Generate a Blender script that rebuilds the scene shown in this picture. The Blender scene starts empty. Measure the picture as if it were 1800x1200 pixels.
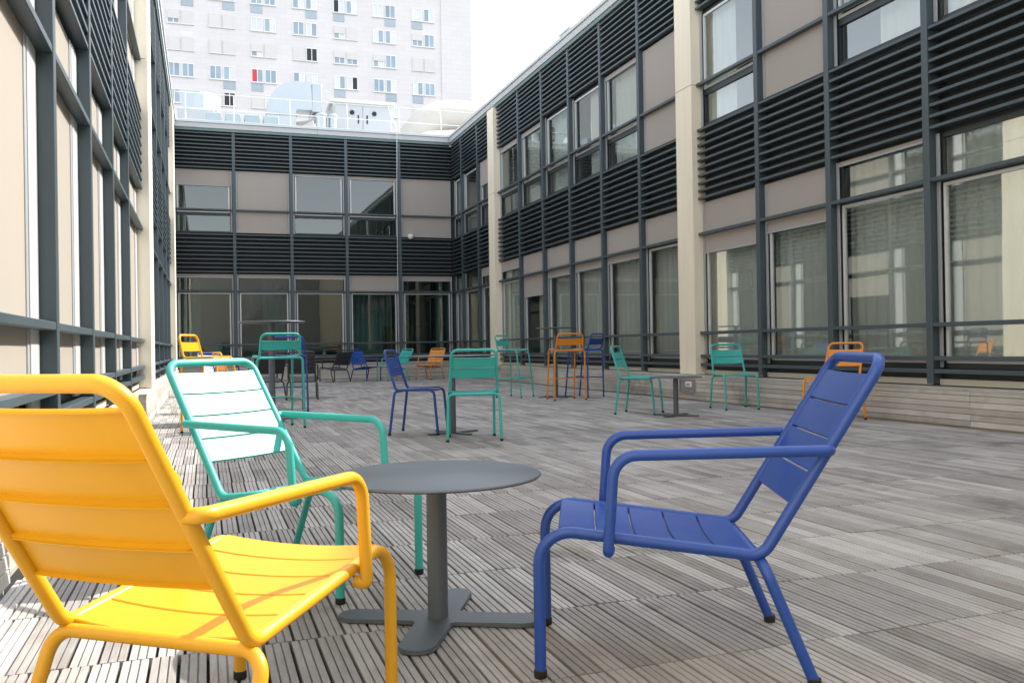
import bpy, bmesh, math, random
from mathutils import Vector, Matrix, Quaternion
random.seed(7)
R = math.radians
scene = bpy.context.scene
COL = scene.collection

# ------------------------------------------------------------------ camera
F, CX, CY, EYE = 1560.0, 900.0, 600.0, 0.89            # focal length in photo pixels, eye height
VP, ROLL = (360.0, 616.0), 0.0164
yaw = math.atan((CX - VP[0]) / F)
pit = -math.atan((CY - (VP[1] - ROLL * (CX - VP[0]))) / F)
fw = Vector((math.sin(yaw) * math.cos(pit), math.cos(yaw) * math.cos(pit), math.sin(pit)))
rt = Vector((math.cos(yaw), -math.sin(yaw), 0))
up = rt.cross(fw)
rt2 = math.cos(ROLL) * rt - math.sin(ROLL) * up
up2 = math.sin(ROLL) * rt + math.cos(ROLL) * up
cam = bpy.data.cameras.new('camera')
cam.sensor_width = 36.0
cam.lens = 36.0 * F / 1800.0
cam.clip_start, cam.clip_end = 0.05, 2000
camo = bpy.data.objects.new('camera', cam)
COL.objects.link(camo)
m = Matrix.Identity(4)
for i in range(3):
    m[i][0], m[i][1], m[i][2] = rt2[i], up2[i], -fw[i]
m[2][3] = EYE
camo.matrix_world = m
scene.camera = camo

# ------------------------------------------------------------------ sky, sun, exposure
SUN = Vector((1.0, 0.20, 1.02)).normalized()            # towards the sun
world = bpy.data.worlds.new('World')
scene.world = world
world.use_nodes = True
wn, wl = world.node_tree.nodes, world.node_tree.links
wn.clear()
sky = wn.new('ShaderNodeTexSky')
sky.sky_type = 'NISHITA'
sky.sun_disc = False
sky.sun_elevation = math.asin(SUN.z)
sky.sun_rotation = math.atan2(SUN.x, SUN.y)
sky.air_density, sky.dust_density, sky.ozone_density = 1.0, 0.6, 1.0
hs = wn.new('ShaderNodeHueSaturation')
hs.inputs['Saturation'].default_value = 0.32
bg = wn.new('ShaderNodeBackground')
bg.inputs['Strength'].default_value = 0.15
wo = wn.new('ShaderNodeOutputWorld')
wl.new(sky.outputs[0], hs.inputs['Color'])
wl.new(hs.outputs[0], bg.inputs['Color'])
wl.new(bg.outputs[0], wo.inputs['Surface'])
sun = bpy.data.lights.new('sun', 'SUN')
sun.energy, sun.angle, sun.color = 2.35, R(0.53), (1.0, 0.95, 0.87)
suno = bpy.data.objects.new('sun', sun)
COL.objects.link(suno)
suno.rotation_euler = SUN.to_track_quat('Z', 'Y').to_euler()
suno.location = (20, 5, 30)
scene.render.engine = 'CYCLES'
cy = scene.cycles
cy.max_bounces, cy.diffuse_bounces, cy.glossy_bounces, cy.transmission_bounces, cy.transparent_max_bounces = 6, 3, 3, 2, 8
vs = scene.view_settings
vs.view_transform, vs.look, vs.exposure, vs.gamma = 'Standard', 'None', 1.85, 1.0
vs.use_curve_mapping = False

# ------------------------------------------------------------------ materials
MAT = {}
PITCH, ROW = 0.0785, 0.580                               # deck board spacing, row length
def nodes(name):
    mt = bpy.data.materials.new(name)
    mt.use_nodes = True
    MAT[name] = mt
    nt = mt.node_tree
    return mt, nt.nodes, nt.links, nt.nodes['Principled BSDF']

def N(nd, t, **kw):
    n = nd.new('ShaderNode' + t)
    for k, v in kw.items():
        if k in n.inputs: n.inputs[k].default_value = v
        else: setattr(n, k, v)
    return n

def plain(name, col, rough=0.5, metal=0.0, var=0.0, scale=3.0, bump=0.0, bscale=60.0, stretch=(1, 1, 1), spec=None):
    mt, nd, lk, b = nodes(name)
    b.inputs['Base Color'].default_value = (*col, 1)
    b.inputs['Roughness'].default_value = rough
    b.inputs['Metallic'].default_value = metal
    if spec is not None: b.inputs['Specular IOR Level'].default_value = spec
    geo = N(nd, 'NewGeometry')
    mp = N(nd, 'Mapping'); mp.inputs['Scale'].default_value = stretch
    lk.new(geo.outputs['Position'], mp.inputs['Vector'])
    if var:
        nz = N(nd, 'TexNoise', Scale=scale, Detail=3.0, Roughness=0.6)
        lk.new(mp.outputs[0], nz.inputs['Vector'])
        oi = N(nd, 'ObjectInfo')
        mx = N(nd, 'Mix', data_type='RGBA')
        mx.inputs[6].default_value = (*[c * (1 - var) for c in col], 1)
        mx.inputs[7].default_value = (*[min(1, c * (1 + var)) for c in col], 1)
        ad = N(nd, 'Math', operation='MULTIPLY_ADD')
        ad.inputs[1].default_value = 0.35; ad.inputs[2].default_value = -0.17
        lk.new(oi.outputs['Random'], ad.inputs[0])
        a2 = N(nd, 'Math', operation='ADD', use_clamp=True)
        lk.new(nz.outputs[0], a2.inputs[0]); lk.new(ad.outputs[0], a2.inputs[1])
        lk.new(a2.outputs[0], mx.inputs[0])
        lk.new(mx.outputs[2], b.inputs['Base Color'])
        rr = N(nd, 'MapRange'); rr.inputs['To Min'].default_value = rough * 0.85; rr.inputs['To Max'].default_value = min(1, rough * 1.2)
        lk.new(nz.outputs[0], rr.inputs['Value']); lk.new(rr.outputs[0], b.inputs['Roughness'])
    if bump:
        n2 = N(nd, 'TexNoise', Scale=bscale, Detail=4.0)
        lk.new(mp.outputs[0], n2.inputs['Vector'])
        bp = N(nd, 'Bump', Strength=bump, Distance=0.002)
        lk.new(n2.outputs[0], bp.inputs['Height']); lk.new(bp.outputs[0], b.inputs['Normal'])
    return mt

def wood(name, dark, light, stretch, rough=0.62, tile=False):
    """weathered grey timber; per-board tone from the 'tint' attribute or the object's own random number"""
    mt, nd, lk, b = nodes(name)
    geo = N(nd, 'NewGeometry')
    at = N(nd, 'Attribute', attribute_name='tint')
    oi = N(nd, 'ObjectInfo')
    sm = N(nd, 'Math', operation='ADD')
    lk.new(at.outputs['Fac'], sm.inputs[0]); lk.new(oi.outputs['Random'], sm.inputs[1])
    fr = N(nd, 'Math', operation='FRACT'); lk.new(sm.outputs[0], fr.inputs[0])
    off = N(nd, 'CombineXYZ')
    ml = N(nd, 'Math', operation='MULTIPLY'); ml.inputs[1].default_value = 37.0
    lk.new(fr.outputs[0], ml.inputs[0]); lk.new(ml.outputs[0], off.inputs['Z'])
    va = N(nd, 'VectorMath', operation='ADD')
    lk.new(geo.outputs['Position'], va.inputs[0]); lk.new(off.outputs[0], va.inputs[1])
    mp = N(nd, 'Mapping'); mp.inputs['Scale'].default_value = stretch
    lk.new(va.outputs[0], mp.inputs['Vector'])
    grain = N(nd, 'TexNoise', Scale=9.0, Detail=4.0, Roughness=0.7); lk.new(mp.outputs[0], grain.inputs['Vector'])
    blot = N(nd, 'TexNoise', Scale=1.3, Detail=3.0, Roughness=0.65); lk.new(geo.outputs['Position'], blot.inputs['Vector'])
    fine = N(nd, 'TexNoise', Scale=26.0, Detail=2.0, Roughness=0.6); lk.new(va.outputs[0], fine.inputs['Vector'])
    # tone = .45*board + .35*grain + .3*blotch
    m1 = N(nd, 'Math', operation='MULTIPLY'); m1.inputs[1].default_value = 0.42; lk.new(fr.outputs[0], m1.inputs[0])
    m2 = N(nd, 'Math', operation='MULTIPLY_ADD'); m2.inputs[1].default_value = 0.55; lk.new(grain.outputs[0], m2.inputs[0]); lk.new(m1.outputs[0], m2.inputs[2])
    m3 = N(nd, 'Math', operation='MULTIPLY_ADD'); m3.inputs[1].default_value = 0.75; lk.new(blot.outputs[0], m3.inputs[0]); lk.new(m2.outputs[0], m3.inputs[2])
    if tile:                                             # boards were laid as square tiles that have weathered apart
        dv = N(nd, 'VectorMath', operation='DIVIDE'); dv.inputs[1].default_value = (PITCH * 7, ROW, 50.0)
        sb = N(nd, 'VectorMath', operation='SUBTRACT'); sb.inputs[1].default_value = (1.17, 2.21, -20.0)
        lk.new(geo.outputs['Position'], sb.inputs[0]); lk.new(sb.outputs[0], dv.inputs[0])
        fl = N(nd, 'VectorMath', operation='FLOOR'); lk.new(dv.outputs[0], fl.inputs[0])
        wh = N(nd, 'TexWhiteNoise', noise_dimensions='3D'); lk.new(fl.outputs[0], wh.inputs['Vector'])
        m5 = N(nd, 'Math', operation='MULTIPLY_ADD'); m5.inputs[1].default_value = 0.17
        lk.new(wh.outputs['Value'], m5.inputs[0])
        m6 = N(nd, 'Math', operation='ADD'); m6.inputs[1].default_value = -0.085
        lk.new(m3.outputs[0], m5.inputs[2]); lk.new(m5.outputs[0], m6.inputs[0]); m3 = m6
    m4 = N(nd, 'MapRange'); m4.inputs['From Min'].default_value = 0.42; m4.inputs['From Max'].default_value = 1.30
    lk.new(m3.outputs[0], m4.inputs['Value'])
    cr = N(nd, 'ValToRGB')
    e = cr.color_ramp.elements
    e[0].color = (*dark, 1); e[1].color = (*light, 1)
    mid = cr.color_ramp.elements.new(0.5)
    mid.color = (*[(a + c) / 2 * f for a, c, f in zip(dark, light, (1.0, 0.98, 0.96))], 1)
    lk.new(m4.outputs[0], cr.inputs[0])
    # dark lichen and water spots with a shape of their own
    spot = N(nd, 'TexNoise', Scale=0.9, Detail=5.0, Roughness=0.72); lk.new(geo.outputs['Position'], spot.inputs['Vector'])
    sr = N(nd, 'MapRange'); sr.inputs['From Min'].default_value = 0.575; sr.inputs['From Max'].default_value = 0.67
    sr.inputs['To Max'].default_value = 0.55
    lk.new(spot.outputs[0], sr.inputs['Value'])
    mx = N(nd, 'Mix', data_type='RGBA'); mx.inputs[7].default_value = (*[c * 0.55 for c in dark], 1)
    lk.new(sr.outputs[0], mx.inputs[0]); lk.new(cr.outputs[0], mx.inputs[6])
    # warm brown patches where the grey has worn off
    wn_ = N(nd, 'TexNoise', Scale=2.1, Detail=3.0, Roughness=0.7); lk.new(va.outputs[0], wn_.inputs['Vector'])
    wr = N(nd, 'MapRange'); wr.inputs['From Min'].default_value = 0.56; wr.inputs['From Max'].default_value = 0.75; wr.inputs['To Max'].default_value = 0.5
    lk.new(wn_.outputs[0], wr.inputs['Value'])
    mw = N(nd, 'Mix', data_type='RGBA'); mw.inputs[7].default_value = (0.20, 0.14, 0.10, 1)
    lk.new(wr.outputs[0], mw.inputs[0]); lk.new(mx.outputs[2], mw.inputs[6])
    lk.new(mw.outputs[2], b.inputs['Base Color'])
    r1 = N(nd, 'MapRange'); r1.inputs['To Min'].default_value = rough - 0.16; r1.inputs['To Max'].default_value = rough + 0.2
    lk.new(fine.outputs[0], r1.inputs['Value']); lk.new(r1.outputs[0], b.inputs['Roughness'])
    bp = N(nd, 'Bump', Strength=0.5, Distance=0.003)
    lk.new(grain.outputs[0], bp.inputs['Height']); lk.new(bp.outputs[0], b.inputs['Normal'])
    return mt

def glass(name, tint, ior=1.62):
    mt, nd, lk, b = nodes(name)
    nd.remove(b)
    out = nd['Material Output']
    tr = N(nd, 'BsdfTransparent'); tr.inputs['Color'].default_value = (*tint, 1)
    gl = N(nd, 'BsdfGlossy'); gl.inputs['Roughness'].default_value = 0.015
    gl.inputs['Color'].default_value = (0.92, 0.97, 0.95, 1)
    fr = N(nd, 'Fresnel', IOR=ior)
    geo = N(nd, 'NewGeometry')
    nz = N(nd, 'TexNoise', Scale=0.9, Detail=1.0); lk.new(geo.outputs['Position'], nz.inputs['Vector'])
    bp = N(nd, 'Bump', Strength=0.06, Distance=0.02); lk.new(nz.outputs[0], bp.inputs['Height'])
    lk.new(bp.outputs[0], gl.inputs['Normal'])
    mx = N(nd, 'MixShader')
    fb = N(nd, 'Math', operation='SUBTRACT'); fb.inputs[0].default_value = 1.0; lk.new(geo.outputs['Backfacing'], fb.inputs[1])
    ff = N(nd, 'Math', operation='MULTIPLY'); lk.new(fr.outputs[0], ff.inputs[0]); lk.new(fb.outputs[0], ff.inputs[1])   # reflect at the outer face only
    lk.new(ff.outputs[0], mx.inputs[0]); lk.new(tr.outputs[0], mx.inputs[1]); lk.new(gl.outputs[0], mx.inputs[2])
    lk.new(mx.outputs[0], out.inputs['Surface'])
    return mt

def paint(name, col):
    return plain(name, col, rough=0.37, var=0.08, scale=7.0, bump=0.06, bscale=420.0)

paint('yellow_paint', (0.66, 0.335, 0.009))
paint('orange_paint', (0.74, 0.265, 0.022))
paint('teal_paint', (0.045, 0.42, 0.37))
paint('blue_paint', (0.015, 0.062, 0.30))
paint('grey_paint', (0.045, 0.047, 0.05))
plain('table_grey', (0.066, 0.083, 0.098), rough=0.48, var=0.12, scale=4.0, bump=0.05, bscale=500, spec=1.0)
plain('rubber', (0.012, 0.012, 0.012), rough=0.7)
wood('deck_wood', (0.160, 0.149, 0.140), (0.535, 0.517, 0.497), (14.0, 1.0, 14.0), tile=True)
wood('plinth_wood', (0.30, 0.278, 0.25), (0.68, 0.645, 0.59), (6.0, 1.0, 22.0))
wood('plinth_wood_across', (0.30, 0.278, 0.25), (0.68, 0.645, 0.59), (1.0, 6.0, 22.0))
plain('underlay', (0.02, 0.02, 0.02), rough=0.9)
plain('slate_metal', (0.056, 0.079, 0.090), rough=0.42, var=0.12, scale=1.5)
plain('black_panel', (0.018, 0.022, 0.025), rough=0.55, var=0.15)
plain('dark_frame', (0.022, 0.030, 0.034), rough=0.4, var=0.1)
plain('silver_frame', (0.62, 0.63, 0.62), rough=0.35, metal=0.15, var=0.06)
plain('guide_metal', (0.36, 0.38, 0.39), rough=0.45, metal=0.1, var=0.08)
plain('blind_fabric', (0.37, 0.33, 0.295), rough=0.85, var=0.07, scale=1.3, bump=0.25, bscale=180, stretch=(1, 1, 0.15))
plain('blind_fabric_sun_dimmed', (0.325, 0.290, 0.245), rough=0.85, var=0.07, scale=1.3, bump=0.25, bscale=180, stretch=(1, 1, 0.15))  # same blind cloth, colour darkened to offset the sun on the left wing
plain('beige_panel', (0.85, 0.765, 0.60), rough=0.6, var=0.10, scale=1.6, bump=0.08, stretch=(5.0, 5.0, 0.5))
plain('sill_metal', (0.50, 0.48, 0.40), rough=0.55, var=0.1)
plain('fascia_metal', (0.46, 0.46, 0.475), rough=0.45, var=0.06)
plain('coping_metal', (0.52, 0.56, 0.545), rough=0.4, var=0.06)
plain('green_trim', (0.13, 0.20, 0.19), rough=0.5, var=0.1)
plain('roof_gravel', (0.55, 0.54, 0.52), rough=0.9, var=0.2, scale=30)
plain('room_wall', (0.42, 0.43, 0.42), rough=0.8, var=0.08)
plain('room_floor', (0.20, 0.20, 0.19), rough=0.7)
plain('curtain_cloth', (0.62, 0.62, 0.59), rough=0.85, var=0.08, scale=2.0)
plain('render_white', (0.70, 0.69, 0.69), rough=0.8, var=0.05, scale=0.25, stretch=(1, 1, 3.0))
plain('pvc_white', (0.82, 0.82, 0.80), rough=0.45)
plain('shutter_white', (0.62, 0.60, 0.57), rough=0.6, var=0.05)
plain('tower_panel', (0.36, 0.42, 0.46), rough=0.6, var=0.15)
plain('red_cloth', (0.62, 0.06, 0.08), rough=0.8)
plain('galvanised', (0.40, 0.44, 0.465), rough=0.34, metal=0.55, var=0.12, scale=2.5)
plain('unit_white', (0.43, 0.455, 0.475), rough=0.5, var=0.04)
plain('cream_duct', (0.52, 0.495, 0.445), rough=0.6, var=0.08)
plain('rail_white', (0.60, 0.61, 0.61), rough=0.45)
plain('plastic_blue', (0.31, 0.385, 0.415), rough=0.35, var=0.1)
plain('steel_box', (0.34, 0.33, 0.32), rough=0.45, metal=0.4, var=0.15)
plain('white_plastic', (0.80, 0.81, 0.82), rough=0.35)
plain('brown_wood', (0.30, 0.15, 0.07), rough=0.5, var=0.15)
plain('navy_board', (0.03, 0.05, 0.085), rough=0.5)
plain('street', (0.12, 0.12, 0.12), rough=0.9, var=0.2)
plain('city_glass', (0.30, 0.38, 0.44), rough=0.35, var=0.30, scale=0.35, spec=0.3)
plain('city_curtain', (0.66, 0.68, 0.72), rough=0.8, var=0.15, scale=0.5)
glass('window_glass', (0.86, 0.885, 0.865), 2.5)
glass('window_glass_dark', (0.47, 0.60, 0.58), 1.95)
# pale cladding slabs of the tower: thin joints, far too far to pick apart
mt, nd, lk, b = nodes('tower_cladding')
geo = N(nd, 'NewGeometry'); mp = N(nd, 'Mapping'); mp.inputs['Rotation'].default_value = (R(90), 0, 0)
br = N(nd, 'TexBrick', Scale=1.0); br.inputs['Mortar Size'].default_value = 0.012; br.inputs['Brick Width'].default_value = 1.3
br.inputs['Row Height'].default_value = 0.53
br.inputs['Color1'].default_value = (0.735, 0.705, 0.69, 1); br.inputs['Color2'].default_value = (0.70, 0.675, 0.66, 1); br.inputs['Mortar'].default_value = (0.61, 0.59, 0.58, 1)
lk.new(geo.outputs['Position'], mp.inputs[0]); lk.new(mp.outputs[0], br.inputs['Vector'])
nz = N(nd, 'TexNoise', Scale=0.16, Detail=6.0); lk.new(geo.outputs['Position'], nz.inputs['Vector'])
mx = N(nd, 'Mix', data_type='RGBA', blend_type='MULTIPLY'); mx.inputs[0].default_value = 0.16
lk.new(br.outputs[0], mx.inputs[6]); lk.new(nz.outputs[0], mx.inputs[7]); lk.new(mx.outputs[2], b.inputs['Base Color'])
b.inputs['Roughness'].default_value = 0.75

# ------------------------------------------------------------------ helpers
def link(name, mesh, parent=None, loc=(0, 0, 0), rotz=0.0):
    o = bpy.data.objects.new(name, mesh)
    COL.objects.link(o)
    if parent is not None: o.parent = parent
    o.location = loc
    if rotz: o.rotation_euler = (0, 0, rotz)
    return o

def thing(name, label, cat, loc=(0, 0, 0), rotz=0.0, group=None):
    o = link(name, None, None, loc, rotz)
    o.empty_display_size = 0.2
    o['label'], o['category'] = label, cat
    if group: o['group'] = group
    return o

def tag(o, label, cat, group=None):
    o['label'], o['category'] = label, cat
    if group: o['group'] = group
    return o

def to_mesh(bm, name, mat, smooth=False):
    bmesh.ops.recalc_face_normals(bm, faces=bm.faces)
    me = bpy.data.meshes.new(name)
    bm.to_mesh(me); bm.free()
    me.materials.append(MAT[mat])
    if smooth:
        for p in me.polygons: p.use_smooth = True
    return me

def add_box(bm, x0, x1, y0, y1, z0, z1):
    v = [bm.verts.new(p) for p in ((x0, y0, z0), (x1, y0, z0), (x1, y1, z0), (x0, y1, z0), (x0, y0, z1), (x1, y0, z1), (x1, y1, z1), (x0, y1, z1))]
    for f in ((0, 3, 2, 1), (4, 5, 6, 7), (0, 1, 5, 4), (1, 2, 6, 5), (2, 3, 7, 6), (3, 0, 4, 7)):
        bm.faces.new([v[i] for i in f])

BOXES = {}
def box(name, mat, parent, x0, x1, y0, y1, z0, z1, bev=0.0):
    """a box as an object of its own; equal boxes share one mesh"""
    s = (round(x1 - x0, 4), round(y1 - y0, 4), round(z1 - z0, 4))
    key = (s, mat, bev)
    if key not in BOXES:
        bm = bmesh.new()
        add_box(bm, -s[0] / 2, s[0] / 2, -s[1] / 2, s[1] / 2, -s[2] / 2, s[2] / 2)
        if bev: bmesh.ops.bevel(bm, geom=bm.edges[:], offset=bev, segments=1, affect='EDGES')
        BOXES[key] = to_mesh(bm, name, mat)
    return link(name, BOXES[key], parent, ((x0 + x1) / 2, (y0 + y1) / 2, (z0 + z1) / 2))

def frame_mesh(name, mat, parent, x0, x1, z0, z1, y0, y1, t, extra=()):
    """rectangular frame of four butted bars (plus cross bars) in one mesh"""
    bm = bmesh.new()
    add_box(bm, x0, x0 + t, y0, y1, z0, z1)
    add_box(bm, x1 - t, x1, y0, y1, z0, z1)
    add_box(bm, x0 + t, x1 - t, y0, y1, z0, z0 + t)
    add_box(bm, x0 + t, x1 - t, y0, y1, z1 - t, z1)
    for a, c in extra: add_box(bm, x0 + t, x1 - t, y0, y1, a, c)
    return link(name, to_mesh(bm, name, mat), parent)

def fillet(pts, rad, seg=7):
    """polyline with rounded corners; rad = one radius or a list for the inner points"""
    P = [Vector(p) for p in pts]
    out = [P[0]]
    for i in range(1, len(P) - 1):
        r = rad[i - 1] if isinstance(rad, (list, tuple)) else rad
        a, b_ = (P[i - 1] - P[i]), (P[i + 1] - P[i])
        la, lb = a.length, b_.length
        a.normalize(); b_.normalize()
        ang = a.angle(b_)
        d = min(r / math.tan(ang / 2), la * 0.48, lb * 0.48)
        r2 = d * math.tan(ang / 2)
        p0, p1 = P[i] + a * d, P[i] + b_ * d
        c = P[i] + (a + b_).normalized() * (r2 / math.sin(ang / 2))
        v0, v1 = p0 - c, p1 - c
        for k in range(seg + 1):
            if v0.length < 1e-6: out.append(p0)
            else: out.append(c + Quaternion(v0.cross(v1).normalized(), v0.angle(v1) * k / seg) @ v0)
    out.append(P[-1])
    return out

def add_tube(bm, path, r, n=12, r_end=None):
    path = [Vector(p) for p in path]
    t = (path[1] - path[0]).normalized()
    ref = Vector((0, 0, 1)) if abs(t.z) < 0.9 else Vector((1, 0, 0))
    u = t.cross(ref).normalized()
    rings = []
    for i, p in enumerate(path):
        if 0 < i < len(path) - 1: tn = ((path[i + 1] - p).normalized() + (p - path[i - 1]).normalized()).normalized()
        elif i == 0: tn = t
        else: tn = (p - path[i - 1]).normalized()
        u = (u - tn * u.dot(tn)).normalized()
        w = tn.cross(u)
        rr = r if r_end is None else r + (r_end - r) * i / (len(path) - 1)
        rings.append([bm.verts.new(p + (u * math.cos(2 * math.pi * k / n) + w * math.sin(2 * math.pi * k / n)) * rr) for k in range(n)])
    for a, b_ in zip(rings, rings[1:]):
        for k in range(n): bm.faces.new((a[k], a[(k + 1) % n], b_[(k + 1) % n], b_[k]))
    bm.faces.new(rings[0][::-1]); bm.faces.new(rings[-1])

def smooth_mesh(bm, name, mat, angle=40):
    bmesh.ops.recalc_face_normals(bm, faces=bm.faces)
    me = bpy.data.meshes.new(name)
    for f in bm.faces: f.smooth = True
    for e in bm.edges:
        if len(e.link_faces) == 2 and e.calc_face_angle(0) > R(angle): e.smooth = False
    bm.to_mesh(me); bm.free()
    me.materials.append(MAT[mat])
    return me

def tube_mesh(name, mat, paths, r, n=12):
    bm = bmesh.new()
    for p in paths: add_tube(bm, p, r, n)
    return smooth_mesh(bm, name, mat)

def add_lathe(bm, prof, n=32, cx=0, cy=0, axis='z'):
    rings = []
    for rr, z in prof:
        rings.append([bm.verts.new((cx + rr * math.cos(2 * math.pi * k / n), cy + rr * math.sin(2 * math.pi * k / n), z)) for k in range(n)])
    for a, b_ in zip(rings, rings[1:]):
        for k in range(n): bm.faces.new((a[k], a[(k + 1) % n], b_[(k + 1) % n], b_[k]))
    bm.faces.new(rings[0][::-1]); bm.faces.new(rings[-1])

def slat_mesh(name, mat, p0, p1, q0, q1, dish, thick=0.004, lip=0.010, nu=8):
    """pressed sheet-metal slat: p0->p1 is its lower/rear long edge (left to right), q0->q1 the other one;
    dished by `dish` along its normal, both long edges folded back by `lip`"""
    p0, p1, q0, q1 = map(Vector, (p0, p1, q0, q1))
    nrm = (p1 - p0).cross(q0 - p0).normalized()
    prof = [(0.0, -lip), (0.0, -0.0022), (0.018, 0.0), (0.35, 0.0), (0.65, 0.0), (0.982, 0.0), (1.0, -0.0022), (1.0, -lip)]
    bm = bmesh.new()
    A, B = [], []
    for i in range(nu + 1):
        t = i / nu
        d = -dish * (1 - (2 * t - 1) ** 2)
        e0, e1 = p0.lerp(p1, t), q0.lerp(q1, t)
        A.append([bm.verts.new(e0.lerp(e1, s) + nrm * (h + d)) for s, h in prof])
        B.append([bm.verts.new(e0.lerp(e1, min(max(s, 0.02), 0.98)) + nrm * (h + d - thick)) for s, h in prof])
    k = len(prof)
    for i in range(nu):
        for j in range(k - 1):
            bm.faces.new((A[i][j], A[i + 1][j], A[i + 1][j + 1], A[i][j + 1]))
            bm.faces.new((B[i][j], B[i][j + 1], B[i + 1][j + 1], B[i + 1][j]))
        bm.faces.new((A[i][0], B[i][0], B[i + 1][0], A[i + 1][0]))
        bm.faces.new((A[i][-1], A[i + 1][-1], B[i + 1][-1], B[i][-1]))
    for i in (0, nu):
        for j in range(k - 1):
            bm.faces.new((A[i][j], A[i][j + 1], B[i][j + 1], B[i][j]))
    return smooth_mesh(bm, name, mat, 35)

# ------------------------------------------------------------------ ground
bm = bmesh.new(); add_box(bm, -600, 600, -600, 800, -1.2, -1.0)
o = link('ground', to_mesh(bm, 'ground', 'street')); o['kind'] = 'structure'

# ------------------------------------------------------------------ timber deck: grooved boards laid in rows
X0, X1, Y0, Y1 = -0.80, 7.10, -2.43, 26.4
bm = bmesh.new(); add_box(bm, -2.6, 9.0, -3.0, 27.5, -0.30, -0.031)
deck = link('deck', to_mesh(bm, 'deck', 'underlay')); deck['kind'] = 'structure'
BW, BL, BH = PITCH - 0.0092, ROW - 0.006, 0.030
g, gd, cb = 0.0044, 0.008, 0.0018
s3 = (BW - 2 * g) / 3
def board_profile():
    pts = [(0, -BH), (0, -cb), (cb, 0)]
    for k in range(2):
        a = s3 * (k + 1) + g * k
        pts += [(a - cb * .6, 0), (a, -cb * .6), (a, -gd), (a + g, -gd), (a + g, -cb * .6), (a + g + cb * .6, 0)]
    pts += [(BW - cb, 0), (BW, -cb), (BW, -BH)]
    return [(x - BW / 2, z) for x, z in pts]
PROF = board_profile()
def board_faces(x, y, zoff, ln):
    n = len(PROF)
    V = [(x + px, y - ln / 2, zoff + pz) for px, pz in PROF] + [(x + px, y + ln / 2, zoff + pz) for px, pz in PROF]
    Fc = [(i, i + 1, n + i + 1, n + i) for i in range(n - 1)] + [tuple(range(n))[::-1], tuple(range(n, 2 * n))]
    return V, Fc
V, Fc = board_faces(0, 0, 0, BL)
board_me = bpy.data.meshes.new('board'); board_me.from_pydata(V, [], Fc); board_me.materials.append(MAT['deck_wood'])
rnd = random.Random(3)
allb = []
row0 = 2.21 - 8 * ROW
r_ = 0
while row0 + r_ * ROW < Y1 - 0.05:
    ya, off = row0 + r_ * ROW, rnd.uniform(-0.018, 0.018)
    x = 1.17 - 24 * PITCH + PITCH / 2 + off
    while x - BW / 2 < X0: x += PITCH
    while x + BW / 2 < X1:
        allb.append((x + rnd.uniform(-.0006, .0006), ya + ROW / 2, rnd.uniform(-0.0016, 0.0012), rnd.random()))
        x += PITCH
    r_ += 1
def in_view(x, y):
    d = Vector((x, y, 0)) - Vector((0, 0, EYE)); z = d.dot(fw)
    if z < 0.5: return None
    px, py = CX + F * d.dot(rt2) / z, CY - F * d.dot(up2) / z
    return z if (-20 < px < 1820 and 0 < py < 1230) else None
near = sorted([(in_view(b[0], b[1]), i) for i, b in enumerate(allb) if in_view(b[0], b[1])])[:300]
nearset = {i for _, i in near}
for _, i in near:
    x, y, dz, t = allb[i]
    o = link('board', board_me, deck, (x, y, dz))
    o.rotation_euler = (0, 0, rnd.uniform(-.0008, .0008))
V, Fc, T = [], [], []
for i, (x, y, dz, t) in enumerate(allb):
    if i in nearset: continue
    v, f = board_faces(x, y, dz, BL)
    k = len(V); V += v; Fc += [tuple(a + k for a in q) for q in f]; T += [t] * len(f)
me = bpy.data.meshes.new('deck_boards'); me.from_pydata(V, [], Fc)
at = me.attributes.new('tint', 'FLOAT', 'FACE'); at.data.foreach_set('value', T)
me.materials.append(MAT['deck_wood'])
o = link('deck_boards', me, deck); o['kind'] = 'stuff'

# ------------------------------------------------------------------ courtyard wings
Z = dict(sill=0.40, kick=0.475, w0=0.575, tr=2.575, w1=3.07, s1=4.25, u1=6.04, top=7.12)
def curtain_mesh(w, z0, z1, amp=0.010, wl_=0.17):
    n = max(4, int(w / wl_ * 8)); bm = bmesh.new(); prev = None
    for i in range(n + 1):
        x = w * i / n; y = amp * math.sin(2 * math.pi * x / wl_ + 0.6 * math.sin(x * 7))
        a, c = bm.verts.new((x, y, z0)), bm.verts.new((x, y, z1))
        if prev: bm.faces.new((prev[0], a, c, prev[1]))
        prev = (a, c)
    return to_mesh(bm, 'curtain', 'curtain_cloth', True)

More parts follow.
